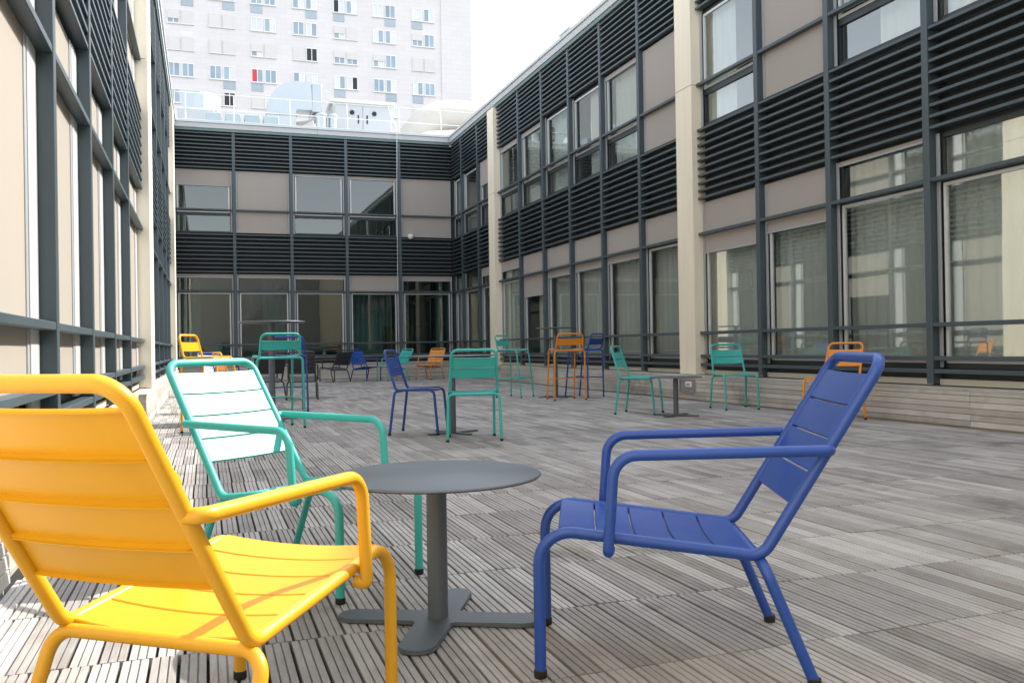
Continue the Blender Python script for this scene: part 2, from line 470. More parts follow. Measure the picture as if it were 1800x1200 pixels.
def wing(name, label, loc, rotz, bounds, blinds_lo, blinds_hi, curtains, room=3.4, roof=9.0, ends=(0, 0), pil_front=-0.08, roof_ext=(0, 0), nb=10, dark_rooms=False, cur_y=0.24, jamb=0.0, fabric='blind_fabric'):
    """bounds: (position, half width, 'fin'|'pillar'|'end') sorted along the facade's own x axis; y points into the building"""
    W = thing(name, label, 'building', loc, rotz)
    u0, u1 = bounds[0][0], bounds[-1][0]
    for p, h, k in bounds:
        if k == 'fin':
            box('fin', 'slate_metal', W, p - h, p + h, 0.0, 0.172, 0.412, Z['top'] - 0.003, 0.004)
        elif k == 'pillar':
            for z0, z1 in ((0.392, 4.90), (4.908, Z['top'] + 0.03)):
                box('pillar', 'beige_panel', W, p - h, p + h, pil_front, 0.178, z0, z1, 0.004)
    for i in range(len(bounds) - 1):
        a, c = bounds[i][0] + bounds[i][1] + 0.002, bounds[i + 1][0] - bounds[i + 1][1] - 0.002
        if c - a < 0.25: continue
        for zb in (0.545, 0.682, 1.038, Z['tr'], 4.90):
            box('rail', 'slate_metal', W, a, c, 0.006, 0.088, zb - 0.022, zb + 0.022, 0.003)
        for z0, z1 in ((Z['w1'], Z['s1']), (Z['u1'], Z['top'])):
            box('spandrel_panel', 'black_panel', W, a, c, 0.150, 0.170, z0, z1)
            st = (z1 - z0) / nb
            for k in range(nb):
                zc = z0 + st * (k + 0.5)
                box('louvre_blade', 'slate_metal', W, a, c, 0.008, 0.122, zc - 0.017, zc + 0.017, 0.003)
        box('sill', 'sill_metal', W, a, c, 0.085, 0.150, 0.396, Z['kick'] - 0.012, 0.003)
        box('kick_panel', 'black_panel', W, a, c, 0.120, 0.166, Z['kick'] - 0.010, Z['w0'])
        # lower window: dark frame with a transom, silver sash, two panes, outside blind on guides
        x0, x1 = a + 0.02, c - 0.02
        gm = 'window_glass_dark' if dark_rooms else 'window_glass'
        w = frame_mesh('window', 'dark_frame', W, x0, x1, Z['w0'] + .002, Z['w1'] - .002, 0.125, 0.170, 0.05, ((Z['tr'] - 0.035, Z['tr'] + 0.045),))
        box('pane', gm, w, x0 + .052, x1 - .052, 0.152, 0.156, Z['tr'] + .047, Z['w1'] - .054)
        sh = frame_mesh('sash', 'silver_frame', w, x0 + .056, x1 - .056, Z['w0'] + .056, Z['tr'] - .040, 0.110, 0.148, 0.034)
        box('pane', gm, w, x0 + .0905, x1 - .0905, 0.128, 0.132, Z['w0'] + .0905, Z['tr'] - .0745)
        for gx in (a + .003, c - .048):
            box('blind_guide', 'guide_metal', w, gx, gx + .045, 0.088, 0.108, Z['w0'] + .01, Z['w1'] - .004, .003)
        zb = blinds_lo[i] if i < len(blinds_lo) else None
        if zb is not None:
            bl = box('blind', fabric, w, a + .052, c - .052 - jamb, 0.096, 0.0985, zb, Z['w1'] - .003)
            box('bottom_bar', 'guide_metal', w, a + .052, c - .052 - jamb, .0852, .1092, zb - .022, zb - .001)
        if jamb:
            for za, ze in ((Z['w0'] + .01, Z['w1'] - .004), (Z['s1'] + .004, Z['u1'] - .004)):
                box('jamb', 'silver_frame', W, c - .05 - jamb * .72, c - .051, 0.086, 0.104, za, ze, .003)
                box('jamb_seal', 'dark_frame', W, c - .05 - jamb * .82, c - .051 - jamb * .72, 0.094, 0.104, za, ze)
                box('jamb_trim', 'guide_metal', W, c - .05 - jamb, c - .051 - jamb * .82, 0.088, 0.104, za, ze, .003)
        # upper window: low fixed pane, silver sash above
        w = frame_mesh('window', 'dark_frame', W, x0, x1, Z['s1'] + .002, Z['u1'] - .002, 0.125, 0.170, 0.045, ((4.74, 4.82),))
        box('pane', gm, w, x0 + .047, x1 - .047, 0.152, 0.156, Z['s1'] + .049, 4.738)
        sh = frame_mesh('sash', 'silver_frame', w, x0 + .052, x1 - .052, 4.825, Z['u1'] - .050, 0.108, 0.148, 0.036)
        box('pane', gm, w, x0 + .0885, x1 - .0885, 0.128, 0.132, 4.8615, Z['u1'] - .0865)
        for gx in (a + .003, c - .048):
            box('blind_guide', 'guide_metal', w, gx, gx + .045, 0.088, 0.108, Z['s1'] + .004, Z['u1'] - .004, .003)
        zb = blinds_hi[i] if i < len(blinds_hi) else None
        if zb is not None:
            bl = box('blind', fabric, w, a + .052, c - .052 - jamb, 0.096, 0.0985, zb, Z['u1'] - .003)
            if zb > Z['s1'] + 0.1:
                box('bottom_bar', 'guide_metal', w, a + .052, c - .052 - jamb, .0852, .1092, zb - .022, zb - .001)
        for (bay, side, frac, lo) in curtains:
            if bay == i:
                cw = (c - a) * frac
                z0, z1 = (0.45, 3.2) if lo else (3.7, 6.4)
                link('curtain', curtain_mesh(cw, z0, z1), W, (a if side == 0 else c - cw, cur_y + 0.02 * (i % 3), 0))
    # rooms behind the glass
    bm = bmesh.new()
    add_box(bm, u0, u1, 0.176, room, -0.9, 0.392)
    add_box(bm, u0, u1, 0.176, room, 3.22, 4.16)
    add_box(bm, u0, u1, 0.176, room, 6.35, 7.10)
    add_box(bm, u0, u1, room, room + 0.2, -0.9, 7.10)
    for e, p in zip((0, 1), (u0, u1)):
        s = 0.15 if e == 0 else -0.15
        add_box(bm, min(p, p + s), max(p, p + s), 0.178, room - .002, 0.392, 7.09)
    for (p, h, k) in bounds:
        if k == 'pillar': add_box(bm, p - .06, p + .06, 0.185, room - .002, 0.393, 7.08)
    link('rooms', to_mesh(bm, 'rooms', 'room_wall'), W)
    # eaves and roof
    e0, e1 = u0 - roof_ext[0], u1 + roof_ext[1]
    box('roof', 'roof_gravel', W, e0, e1, 0.06, roof, 7.13, 7.33)
    box('eaves_trim', 'green_trim', W, e0, e1, -0.030, 0.058, Z['top'] + 0.001, 7.195)
    x = e0
    while x < e1 - .01:
        xe = min(x + 4.0, e1)
        box('fascia', 'fascia_metal', W, x + .002, xe - .002, -0.055, 0.057, 7.197, 7.335, 0.003)
        box('coping', 'coping_metal', W, x + .001, xe - .001, -0.085, 0.40, 7.338, 7.415, 0.006)
        x = xe
    return W

# right wing: fin plane at X = 7.30, facade axis runs towards -Y
XF = 7.30
ry = [(4.30, .045, 'fin'), (5.90, .045, 'fin'), (7.49, .045, 'fin'), (9.07, .045, 'fin'), (10.55, .045, 'fin'), (12.375, .245, 'pillar'), (14.08, .045, 'fin'), (15.67, .045, 'fin'),
      (17.26, .045, 'fin'), (18.84, .045, 'fin'), (20.44, .045, 'fin'), (22.36, .26, 'pillar'), (23.90, .045, 'fin'), (25.55, .045, 'fin'), (26.60, .0, 'end')]
rb = [(-y, h, k) for y, h, k in ry][::-1]
# bays in facade order: far end first
r_lo = [None, None, 2.85, 2.83, 2.07, 2.41, 2.42, 2.44, 2.59, 2.29, 2.40, 3.03, None, None]
r_hi = [None, None, 5.38, 5.93, 5.95, None, None, 5.97, 4.26, None, 4.26, None, None, None]
r_cur = [(0, 0, .5, 1), (1, 1, .5, 1), (2, 0, .98, 1), (3, 0, .98, 1), (4, 1, .6, 1), (5, 0, .98, 1), (6, 1, .98, 1), (7, 0, .98, 1), (8, 0, .98, 1), (9, 0, .98, 1), (10, 0, .98, 1), (11, 1, .98, 1), (12, 0, .98, 1), (13, 0, .98, 1), (4, 0, .5, 0), (5, 0, .7, 0), (6, 1, .6, 0), (7, 1, .9, 0), (9, 0, .5, 0), (11, 1, .6, 0), (12, 0, .8, 0)]
right = wing('office_wing', 'long two-storey office wing on the right with dark louvre bands and beige pillars', (XF, 0, 0), R(-90), rb, r_lo, r_hi, r_cur, roof_ext=(0.0, 12.0))
# left wing: fin plane at X = -0.77, facade axis runs towards +Y
XL = -0.77
lb = [(2.15, .045, 'fin'), (3.80, .045, 'fin'), (5.51, .04, 'fin'), (7.20, .04, 'fin'), (8.90, .04, 'fin'), (10.69, .04, 'fin'), (13.54, .41, 'pillar'), (15.45, .04, 'fin'), (17.23, .04, 'fin'),
      (19.12, .04, 'fin'), (21.00, .04, 'fin'), (22.80, .04, 'fin'), (24.55, .42, 'pillar'), (26.60, 0.0, 'end')]
l_lo = [0.70, 0.66, 0.66, 0.66, 0.66, 0.66, 0.66, None, 2.0, None, 1.2, None, None]
l_hi = [4.26, 4.26, None, 4.26, None, 4.26, None, None, 4.26, None, None, None, None]
left = wing('office_wing', 'sunlit office wing close on the left seen at a steep angle', (XL, 0, 0), R(90), lb, l_lo, l_hi, [(3, 0, 1., 1)], roof_ext=(10.0, 0.0), jamb=0.30, fabric='blind_fabric_sun_dimmed')

# back wing: fin plane at Y = 26.60
bb = [(-0.77, .0, 'end'), (0.85, .045, 'fin'), (2.45, .045, 'fin'), (4.055, .045, 'fin'), (5.66, .045, 'fin'), (7.30, .0, 'end')]
b_lo = [2.98, 2.98, 2.96, 2.60, 2.93]
b_hi = [5.60, 4.26, 5.98, 5.97, 4.26]
b_cur = [(0, 0, .42, 1), (1, 1, .5, 1), (3, 0, .95, 1), (4, 0, .25, 1), (4, 1, .2, 1), (0, 0, .2, 0)]
back = wing('office_wing', 'two-storey office wing closing the far end of the courtyard', (0, 26.60, 0), 0, bb, b_lo, b_hi, b_cur, roof=16.0, dark_rooms=True, cur_y=0.95)

box('corner_sun_block', 'black_panel', right, -42.0, -26.605, 0.02, 8.5, -0.9, 7.12)  # unseen corner blocks added to keep the sun out, black so gaps look shaded
box('corner_sun_block', 'black_panel', left, 26.605, 42.0, 0.02, 8.5, -0.9, 7.12)
# the wings run on behind the camera: plain end blocks
for nm, lab, x0, x1, y0, y1 in (('office_block', 'plain end block of the right wing behind the viewer', XF + .02, XF + 8, -7.0, 4.28), ('office_block', 'plain end block of the left wing behind the viewer', XL - 8, XL - .02, -7.0, 2.10)):
    w = thing(nm, lab, 'building')
    box('wall', 'beige_panel', w, x0, x1, y0, y1, -0.9, 7.09)
w = thing('office_block', 'unseen low block added behind the viewer for the far windows to reflect', 'building')  # unseen, added to darken what the lower far panes reflect
box('wall', 'room_wall', w, XL - 8, XF + 8, -16.0, -7.05, -0.9, 6.4)
box('coping', 'coping_metal', w, XL - 8.1, XF + 8.1, -16.1, -6.95, 6.402, 6.5)

# ------------------------------------------------------------------ timber plinths
def plinth(label, loc, rotz, u0, u1, y0, y1, mat, seg=2.45, ztop=0.385):
    P = thing('timber_plinth', label, 'plinth', loc, rotz)
    box('core', mat, P, u0 + .002, u1 - .002, y0 + .022, y1, -0.03, ztop - .022)
    nr, rg = 6, random.Random(int(u0 * 10))
    h = (ztop - 0.014) / nr
    x = u0
    k = 0
    while x < u1 - 0.02:
        xe = min(x + seg, u1)
        for j in range(nr):
            box('plank', mat, P, x + .0015, xe - .0015, y0 + rg.uniform(-.0012, .0012), y0 + .021, 0.012 + j * h + .0028, 0.012 + (j + 1) * h - .0028, 0.0015)
        x = xe; k += 1
    x = u0
    nt = max(1, round((y1 - y0) / 0.095)); d = (y1 - y0) / nt
    while x < u1 - 0.02:
        xe = min(x + seg, u1)
        for j in range(nt):
            box('plank', mat, P, x + .0015, xe - .0015, y0 - (.004 if j == 0 else -.0025) + j * d, y0 + (j + 1) * d - .0025, ztop - .021, ztop + rg.uniform(-.001, .001), 0.0015)
        x = xe
    return P
plinth('grey timber-clad plinth along the foot of the right wing', (XF, 0, 0), R(-90), -26.40, -4.2, -0.18, 0.08, 'plinth_wood')
plinth('sunlit timber-clad plinth along the foot of the left wing', (XL, 0, 0), R(90), 11.40, 26.40, -0.105, 0.08, 'plinth_wood')
plinth('stretch of the left timber plinth hidden behind the yellow armchair', (XL, 0, 0), R(90), 3.85, 11.39, -0.020, 0.08, 'plinth_wood')
plinth('near end of the sunlit timber plinth at the lower left edge', (XL, 0, 0), R(90), -2.4, 3.84, -0.055, 0.08, 'plinth_wood')
plinth('low timber-clad plinth at the foot of the far wing', (0, 26.60, 0), 0, -0.675, 7.12, -0.19, 0.08, 'plinth_wood_across')

# ------------------------------------------------------------------ pale residential tower behind
TY = 94.0
tw = thing('apartment_tower', 'tall pale apartment tower with paired windows rising behind the far wing', 'building', (0, TY, 0))
box('wall', 'tower_cladding', tw, -42, 28.3, 0.0, 14.0, -1.0, 58.0)
box('corner_pier', 'tower_cladding', tw, 24.9, 28.34, -0.10, 0.02, -1.0, 58.05)
cols = [-1.86, 2.07, 6.12, 10.30, 14.48, 18.62, 22.88]
rows = [25.55, 28.18, 30.82, 33.45, 36.20]
#  W window, S shutter down, H shutter half down, D one casement dark and open, R red curtain; lower case p = panel below
grid = {4: [('S', 'Wp'), ('W', 'Wp'), ('Wp', 'W'), ('W', 'Dp'), ('Dp', 'W'), ('W', 'Wp'), ('Wp', 'W')],
        3: [('H', 'S'), ('S', 'S'), ('W', 'W'), ('W', 'W'), ('H', 'S'), ('W', 'W'), ('H', 'W')],
        2: [('S', 'S'), ('S', 'S'), ('H', 'S'), ('S', 'D'), ('H', 'H'), ('H', 'W'), ('S', 'S')],
        1: [('W', 'W'), ('W', 'Wp'), ('Rp', 'W'), ('W', 'W'), ('Wp', 'D'), ('W', 'Wp'), ('Wp', 'W')],
        0: [('W', 'S'), ('S', 'D'), ('S', 'W'), ('W', 'W'), ('W', 'S'), ('W', 'W'), ('S', 'W')]}
rg = random.Random(11)
def tower_window(x0, z0, kind):
    w_, h_ = 1.12, 1.36
    f = frame_mesh('window', 'pvc_white', tw, x0, x0 + w_, z0, z0 + h_, -0.060, -0.002, 0.055)
    bm = bmesh.new(); add_box(bm, x0 + w_ / 2 - .035, x0 + w_ / 2 + .035, -0.055, -0.002, z0 + .056, z0 + h_ - .056)
    link('mullion', to_mesh(bm, 'mullion', 'pvc_white'), f)
    box('sill', 'render_white', f, x0 - .06, x0 + w_ + .06, -0.13, -0.002, z0 - .085, z0 - .003)
    for s in (0, 1):
        a = x0 + .056 + s * (w_ / 2 - .021)
        mat = 'city_glass'
        if kind[0] == 'D' and s == rg.randint(0, 1): mat = 'black_panel'  # black sheet painted for the shade inside an open casement
        elif kind[0] == 'R' and s == 0: mat = 'red_cloth'
        elif rg.random() < .35: mat = 'city_curtain'
        box('pane', mat, f, a, a + w_ / 2 - .092, -0.022, -0.003, z0 + .057, z0 + h_ - .057)
    if kind[0] in 'SH':
        zb = z0 + .01 if kind[0] == 'S' else z0 + h_ * rg.uniform(.32, .5)
        box('shutter', 'shutter_white', f, x0 + .01, x0 + w_ - .01, -0.100, -0.063, zb, z0 + h_ - .01)
    if 'p' in kind:
        box('parapet_panel', 'tower_panel', f, x0 - .02, x0 + w_ + .02, -0.05, -0.002, z0 - .92, z0 - .09)
for r_i, z0 in enumerate(rows):
    for c_i, cx in enumerate(cols):
        for s in (0, 1):
            tower_window(cx - 1.24 + s * 1.32 + .02, z0, grid[r_i][c_i][s])

# ------------------------------------------------------------------ things on the far roof (roof surface z = 7.33)
RZ = 7.335
def railing(label, pts, posts, h=0.98, rr=0.014):
    t = thing('guard_rail', label, 'railing', (pts[0][0], pts[0][1], RZ))
    o = Vector((pts[0][0], pts[0][1], 0))
    a, c = Vector((0, 0, 0)), Vector(pts[1]).to_3d() - o
    for z in (h, h * .55):
        link('rail', tube_mesh('rail', 'rail_white', [[a + Vector((0, 0, z)), c + Vector((0, 0, z))]], rr, 8), t)
    for q in posts:
        p = a.lerp(c, q)
        link('post', tube_mesh('post', 'rail_white', [fillet([p + Vector((0, .0, .01)), p + Vector((0, 0.0, h * .55)), p + Vector((0, .10, h + .03))], .25, 5)], rr * 1.2, 8), t)
    return t
railing('thin white guard rail along the edge of the far roof', [(-0.7, 27.1), (8.2, 27.1)], [.03, .18, .36, .55, .73, .88])
railing('thin rail along the edge of the right-hand roof', [(7.75, 26.8), (7.75, 4.0)], [i / 12 for i in range(13)], h=0.50, rr=0.014)

def swept_duct(name, label, path, prof, mat, seams=()):
    """duct: closed profile (list of (a,b)) swept along a path in the x-z plane; prof a = across the bend, b = along y"""
    bm = bmesh.new(); rings = []
    n = len(path)
    for i, (x, z) in enumerate(path):
        x0, z0 = path[max(0, i - 1)]; x1, z1 = path[min(n - 1, i + 1)]
        t = Vector((x1 - x0, z1 - z0)).normalized(); nn = Vector((-t.y, t.x))
        rings.append([bm.verts.new((x + nn.x * a, b_, z + nn.y * a)) for a, b_ in prof])
    k = len(prof)
    for a, c in zip(rings, rings[1:]):
        for j in range(k): bm.faces.new((a[j], a[(j + 1) % k], c[(j + 1) % k], c[j]))
    bm.faces.new(rings[0]); bm.faces.new(rings[-1][::-1])
    return smooth_mesh(bm, name, mat, 30)
def arc(cx, cz, r, a0, a1, n):
    return [(cx + r * math.cos(R(a0 + (a1 - a0) * i / n)), cz + r * math.sin(R(a0 + (a1 - a0) * i / n))) for i in range(n + 1)]
# big galvanised elbow: rises from the roof and turns over to the right
t = thing('duct_elbow', 'large silver ventilation duct elbow on the far roof', 'duct', (2.0, 30.0, RZ))
hh = .46
prof = [(-hh, -.55), (hh, -.55), (hh, .55), (-hh, .55)]
path = [(0.45, 0.35), (0.45, 1.15)] + arc(1.0, 1.25, .55, 180, 78, 7) + [(1.42, 1.80)]
link('duct', swept_duct('duct', '', path, prof, 'galvanised'), t)
for q in (0.36, 1.12):
    box('flange', 'galvanised', t, -.04, .94, -.59, .59, q, q + .045, .004)
box('duct_mouth', 'galvanised', t, 1.42, 1.74, -.55, .55, 1.28, 2.22, .02)
link('shaded_underside', swept_duct('shaded_underside', '', [(.93, .92), (1.25, .98), (1.55, 1.10), (1.73, 1.27)], [(-.02, -.5), (.02, -.5), (.02, .5), (-.02, .5)], 'steel_box'), t)  # curved underside of the elbow, its shade put into a darker grey
box('base', 'unit_white', t, -.1, 1.1, -.6, .6, 0.0, .35, .01)
# white plant cabinet with two round knobs
t = thing('plant_cabinet', 'white double-door plant cabinet with dark round vents on the far roof', 'cabinet', (4.1, 29.5, RZ))
box('body', 'unit_white', t, 0, 1.95, 0, 1.5, .12, 1.66, .02)
box('lid', 'rail_white', t, -.10, 2.05, -.10, 1.6, 1.662, 1.76, .02)
for x0 in (0.06, .99):
    d = box('door', 'unit_white', t, x0, x0 + .90, -.022, -.001, .2, 1.58, .006)
    box('handle', 'rubber', d, (.30 if x0 < .5 else -.34), (.34 if x0 < .5 else -.30), -.03, -.011, .12, .40)
for x0 in (.62, 1.36):
    bm = bmesh.new(); add_tube(bm, [(x0, -.06, 1.36), (x0, -.02, 1.36)], .075, 14)
    link('round_vent', smooth_mesh(bm, 'round_vent', 'rubber'), t)
for x0 in (.1, 1.75): box('foot', 'steel_box', t, x0, x0 + .1, .1, 1.4, 0, .118)
# round cream duct behind, humped
t = thing('round_duct', 'large cream insulated duct curving over the far roof at right', 'duct', (7.6, 31.2, RZ))
circ = [(.62 * math.cos(2 * math.pi * k / 20), .62 * math.sin(2 * math.pi * k / 20)) for k in range(20)]
path = [(-1.15, .35), (-.75, .62), (-.35, 1.05), (.05, 1.55), (.55, 1.83), (1.2, 1.90), (2.2, 1.86), (4.5, 1.8)]
link('duct', swept_duct('duct', '', path, circ, 'cream_duct'), t)
link('duct_branch', swept_duct('duct_branch', '', [(-.9, .25), (0, .62), (1.2, .75), (3.5, .75)], [(a * .85, b_ * .85 - .75) for a, b_ in circ], 'cream_duct'), t)
for x0 in (.3, 2.4): box('cradle', 'steel_box', t, x0, x0 + .12, -.5, .5, 0, .62)
# small silver box duct at the left
t = thing('air_outlet', 'small silver faceted air outlet at the left end of the far roof', 'duct', (-0.6, 30.0, RZ))
box('outlet_box', 'galvanised', t, .02, .60, -.3, .3, 1.16, 1.78, .015)
bm = bmesh.new(); add_lathe(bm, [(.42, 1.15), (.52, 1.20), (.52, 1.70), (.40, 1.76)], 8, .66, .1)
link('faceted_cowl', to_mesh(bm, 'faceted_cowl', 'galvanised'), t)
box('base', 'unit_white', t, -.1, 1.0, -.5, .6, 0, 1.148, .02)
# row of pale blue skylight boxes
for k in range(4):
    t = thing('skylight', ['pale blue skylight box, leftmost of the row on the far roof', 'pale blue skylight box, second from the left on the far roof', 'pale blue skylight box, third from the left on the far roof', 'pale blue skylight box beside the silver duct elbow'][k], 'skylight', (.35 + k * .56, 28.4, RZ), 0, 'skylight boxes on the far roof')
    box('kerb', 'rail_white', t, -.25, .25, -.3, .3, 0, .42, .01)
    box('glazing', 'plastic_blue', t, -.23, .23, -.28, .28, .422, .72, .02)
# rolled white bundle by the rail
bm = bmesh.new(); add_tube(bm, [(2.55, 27.75, 7.46), (2.75, 27.72, 7.50), (3.0, 27.68, 7.58), (3.18, 27.64, 7.66), (3.27, 27.62, 7.68)], .10, 12, .20)
tag(link('rolled_bundle', smooth_mesh(bm, 'rolled_bundle', 'unit_white')), 'small white rolled bundle lying in front of the silver duct elbow', 'bundle')
for k, (x, r0) in enumerate(((3.62, .17), (3.98, .13))):
    bm = bmesh.new(); add_lathe(bm, [(r0, 0), (r0, .95), (r0 + .03, .96), (r0 + .03, 1.0), (r0 * .7, 1.06)], 16)
    o = link('vent_pipe', smooth_mesh(bm, 'vent_pipe', 'galvanised'), None, (x, 28.7, RZ))
    tag(o, ['wider silver vent pipe right of the duct elbow', 'slim silver vent pipe against the white plant cabinet'][k], 'pipe')
# white cable hanging down the far facade
cp = fillet([(5.45, 27.1, 8.32), (5.50, 26.9, 8.0), (5.57, 26.50, 7.60), (5.575, 26.44, 7.30), (5.56, 26.50, 5.5), (5.55, 26.52, 2.6)], .12, 6)
tag(link('cable', tube_mesh('cable', 'rail_white', [cp], .011, 6)), 'white cable hanging from the roof rail down the far facade', 'cable')
# domed lamp on the far facade
t = thing('dome_lamp', 'small white domed camera lamp fixed under a far upper window', 'lamp', (5.98, 26.55, 4.29))
bm = bmesh.new(); add_lathe(bm, [(.015, -.115), (.05, -.10), (.085, -.06), (.10, 0.0), (.10, .01)], 20)
link('dome', smooth_mesh(bm, 'dome', 'white_plastic'), t)
box('bracket', 'white_plastic', t, -.06, .06, -.01, .16, .012, .04, .004)
# box on the right roof edge
t = thing('roof_box', 'small pale box standing on the right-hand roof edge', 'box', (7.95, 18.3, RZ))
box('body', 'unit_white', t, -.25, .25, -.3, .3, 0.06, .52, .02); box('lid', 'rail_white', t, -.29, .29, -.34, .34, .522, .56, .01)
box('foot', 'steel_box', t, -.2, .2, -.25, .25, 0, .058)

# socket box let into the right plinth
t = thing('socket_box', 'square steel socket box with white outlet in the right plinth below the beige pillar', 'socket', (7.12, 12.21, .222), R(-90))
frame_mesh('surround', 'steel_box', t, -.225, .225, -.105, .105, -.03, .0, .03)
box('back_plate', 'steel_box', t, -.194, .194, -.012, -.002, -.074, .074)
ol = box('outlet', 'white_plastic', t, -.02, .16, -.034, -.0125, -.02, .065, .004)
box('flap', 'guide_metal', ol, -.05, .05, -.016, -.011, -.02, .018, .002)

# cupboard seen through the far ground-floor window
t = thing('cupboard', 'brown and dark blue cupboard standing behind the far ground-floor windows', 'cupboard', (5.22, 26.90, 0.395))
box('carcass', 'brown_wood', t, 0, .92, 0, .45, 0, 1.15, .006)
for x0 in (.01, .465): box('door', 'brown_wood', t, x0, x0 + .445, -.022, -.001, .05, 1.12, .004)
box('side_unit', 'navy_board', t, .925, 1.32, -.05, .45, 0, 1.17, .006)

# ------------------------------------------------------------------ furniture
def kit_lounge(col):
    W, A, T = .228, .262, .222
    K = {}
    side = lambda s: [(s * W, .589, .012), (s * W, .589, .400), (s * W, 0, .325), (s * T, -.322, .840)]
    pth = fillet(side(-1) + side(1)[::-1], [.085, .055, .055, .055, .055, .085], 8)
    K['frame'] = [('frame', tube_mesh('frame', col, [pth], .0158, 14))]
    pth = fillet([(-.268, -.118, .012), (-.258, .004, .313), (.258, .004, .313), (.268, -.118, .012)], .052, 8)
    K['rear_leg_tube'] = [('rear_legs', tube_mesh('rear_legs', col, [pth], .0150, 14))]
    for s in (-1, 1):
        pth = fillet([(s * .2245, -.176, .603), (s * A, -.172, .606), (s * A, .385, .596), (s * A, .405, .338), (s * (W + .004), .400, .346)], [.028, .065, .045], 8)
        K.setdefault('arm', []).append(('armrest', tube_mesh('armrest', col, [pth], .0150, 14)))
    p0, p1 = Vector((0, 0, .325)), Vector((0, -.322, .840))
    ax = (p1 - p0); L = ax.length; ax.normalize(); nr = Vector((0, ax.z, -ax.y))
    a, n, gp = .255 * L, 4, .0045
    h = (.665 * L - gp * 3) / 4
    for k in range(n):
        s0, s1 = a + k * (h + gp), a + k * (h + gp) + h
        q = lambda s, x: p0 + ax * s + nr * .006 + Vector((x, 0, 0))
        w = T - .010
        K.setdefault('slats', []).append(('back_slat', slat_mesh('back_slat', col, q(s0, w), q(s0, -w), q(s1, w), q(s1, -w), .007, lip=.012)))
    n = 5; y0, y1 = .010, .535; h = (y1 - y0 - gp * (n - 1)) / n
    sl = (.400 - .325) / .589
    for k in range(n):
        s0 = y0 + k * (h + gp); s1 = s0 + h
        q = lambda s, x: Vector((x, s, .325 + sl * s + .009))
        w = W - .008
        K['slats'].append(('seat_slat', slat_mesh('seat_slat', col, q(s0, -w), q(s0, w), q(s1, -w), q(s1, w), .014)))
    K['feet'] = [(W, .589), (-W, .589), (.268, -.118), (-.268, -.118)]
    return K

def kit_chair(col, zs=.455, zt=.855, W=.222, Wt=.208, yt=-.125, yrf=-.062, wr=.252, yff=.432, wf=.222, yfc=.385, r=.0138, slats=((.36, .585), (.60, .825)), foot=None):
    K = {}
    side = lambda s: [(s * wf, yff, .012), (s * W, yfc + .01, zs + .004), (s * W, 0, zs), (s * Wt, yt, zt)]
    pth = fillet(side(-1) + side(1)[::-1], [.062, .045, .062, .062, .045, .062], 7)
    K['frame'] = [('frame', tube_mesh('frame', col, [pth], r, 12))]
    pth = fillet([(-wr, yrf, .012), (-wr + .012, -.008, zs - .017), (wr - .012, -.008, zs - .017), (wr, yrf, .012)], .042, 7)
    K['rear'] = [('rear_legs', tube_mesh('rear_legs', col, [pth], r, 12))]
    p0, p1 = Vector((0, 0, zs)), Vector((0, yt, zt)); ax = p1 - p0; L = ax.length; ax.normalize(); nr = Vector((0, ax.z, -ax.y))
    K['slats'] = []
    for f0, f1 in slats:
        q = lambda f, x: p0 + ax * (L * f) + nr * .004 + Vector((x, 0, 0))
        w0 = W + (Wt - W) * (f0 + f1) / 2 - .008
        K['slats'].append(('back_slat', slat_mesh('back_slat', col, q(f0, w0), q(f0, -w0), q(f1, w0), q(f1, -w0), .014)))
    n, gp, y0, y1 = 5, .005, .025, yfc - .005
    h = (y1 - y0 - gp * (n - 1)) / n
    for k in range(n):
        s0 = y0 + k * (h + gp); q = lambda s, x: Vector((x, s, zs + .007)); w = W - .008
        K['slats'].append(('seat_slat', slat_mesh('seat_slat', col, q(s0, -w), q(s0, w), q(s0 + h, -w), q(s0 + h, w), .012)))
    if foot:
        fz = foot
        f = lambda a, c: Vector(a).lerp(Vector(c), (fz - .012) / (zs - .012))
        fl, fr_ = [f((s * wf, yff, .012), (s * W, yfc + .01, zs)) for s in (-1, 1)]
        rl, rr = [f((s * wr, yrf, .012), (s * (wr - .012), -.008, zs - .017)) for s in (-1, 1)]
        K['foot'] = [('footrest', tube_mesh('footrest', col, [[a, c]], r * .72, 10)) for a, c in ((fl, fr_), (fl, rl), (fr_, rr))]
    K['feet'] = [(wf, yff), (-wf, yff), (wr, yrf), (-wr, yrf)]
    K['cap_r'] = r + .002
    return K

def kit_stool(col):
    return kit_chair(col, zs=.812, zt=1.062, W=.226, Wt=.214, yt=-.060, yrf=-.012, wr=.265, yff=.445, wf=.235, yfc=.350, slats=((.30, .70),), foot=.335)

KITS, CAP = {}, {}
def seat(kind, col, name, label, cat, x, y, deg, group=None, z=0.0):
    key = (kind, col)
    if key not in KITS: KITS[key] = {'lounge': kit_lounge, 'chair': kit_chair, 'stool': kit_stool}[kind](col + '_paint')
    K = KITS[key]
    t = thing(name, label, cat, (x, y, z), R(deg), group)
    for gname, lst in K.items():
        if gname in ('feet', 'cap_r'): continue
        for nm, me_ in lst: link(nm, me_, t)
    cr = K.get('cap_r', .0178)
    if cr not in CAP:
        bm = bmesh.new(); add_lathe(bm, [(cr * .85, -.001), (cr, .003), (cr, .020), (cr * .9, .022)], 14)
        CAP[cr] = smooth_mesh(bm, 'foot_cap', 'rubber')
    for fx, fy in K['feet']: link('foot_cap', CAP[cr], t, (fx, fy, 0.001))
    return t

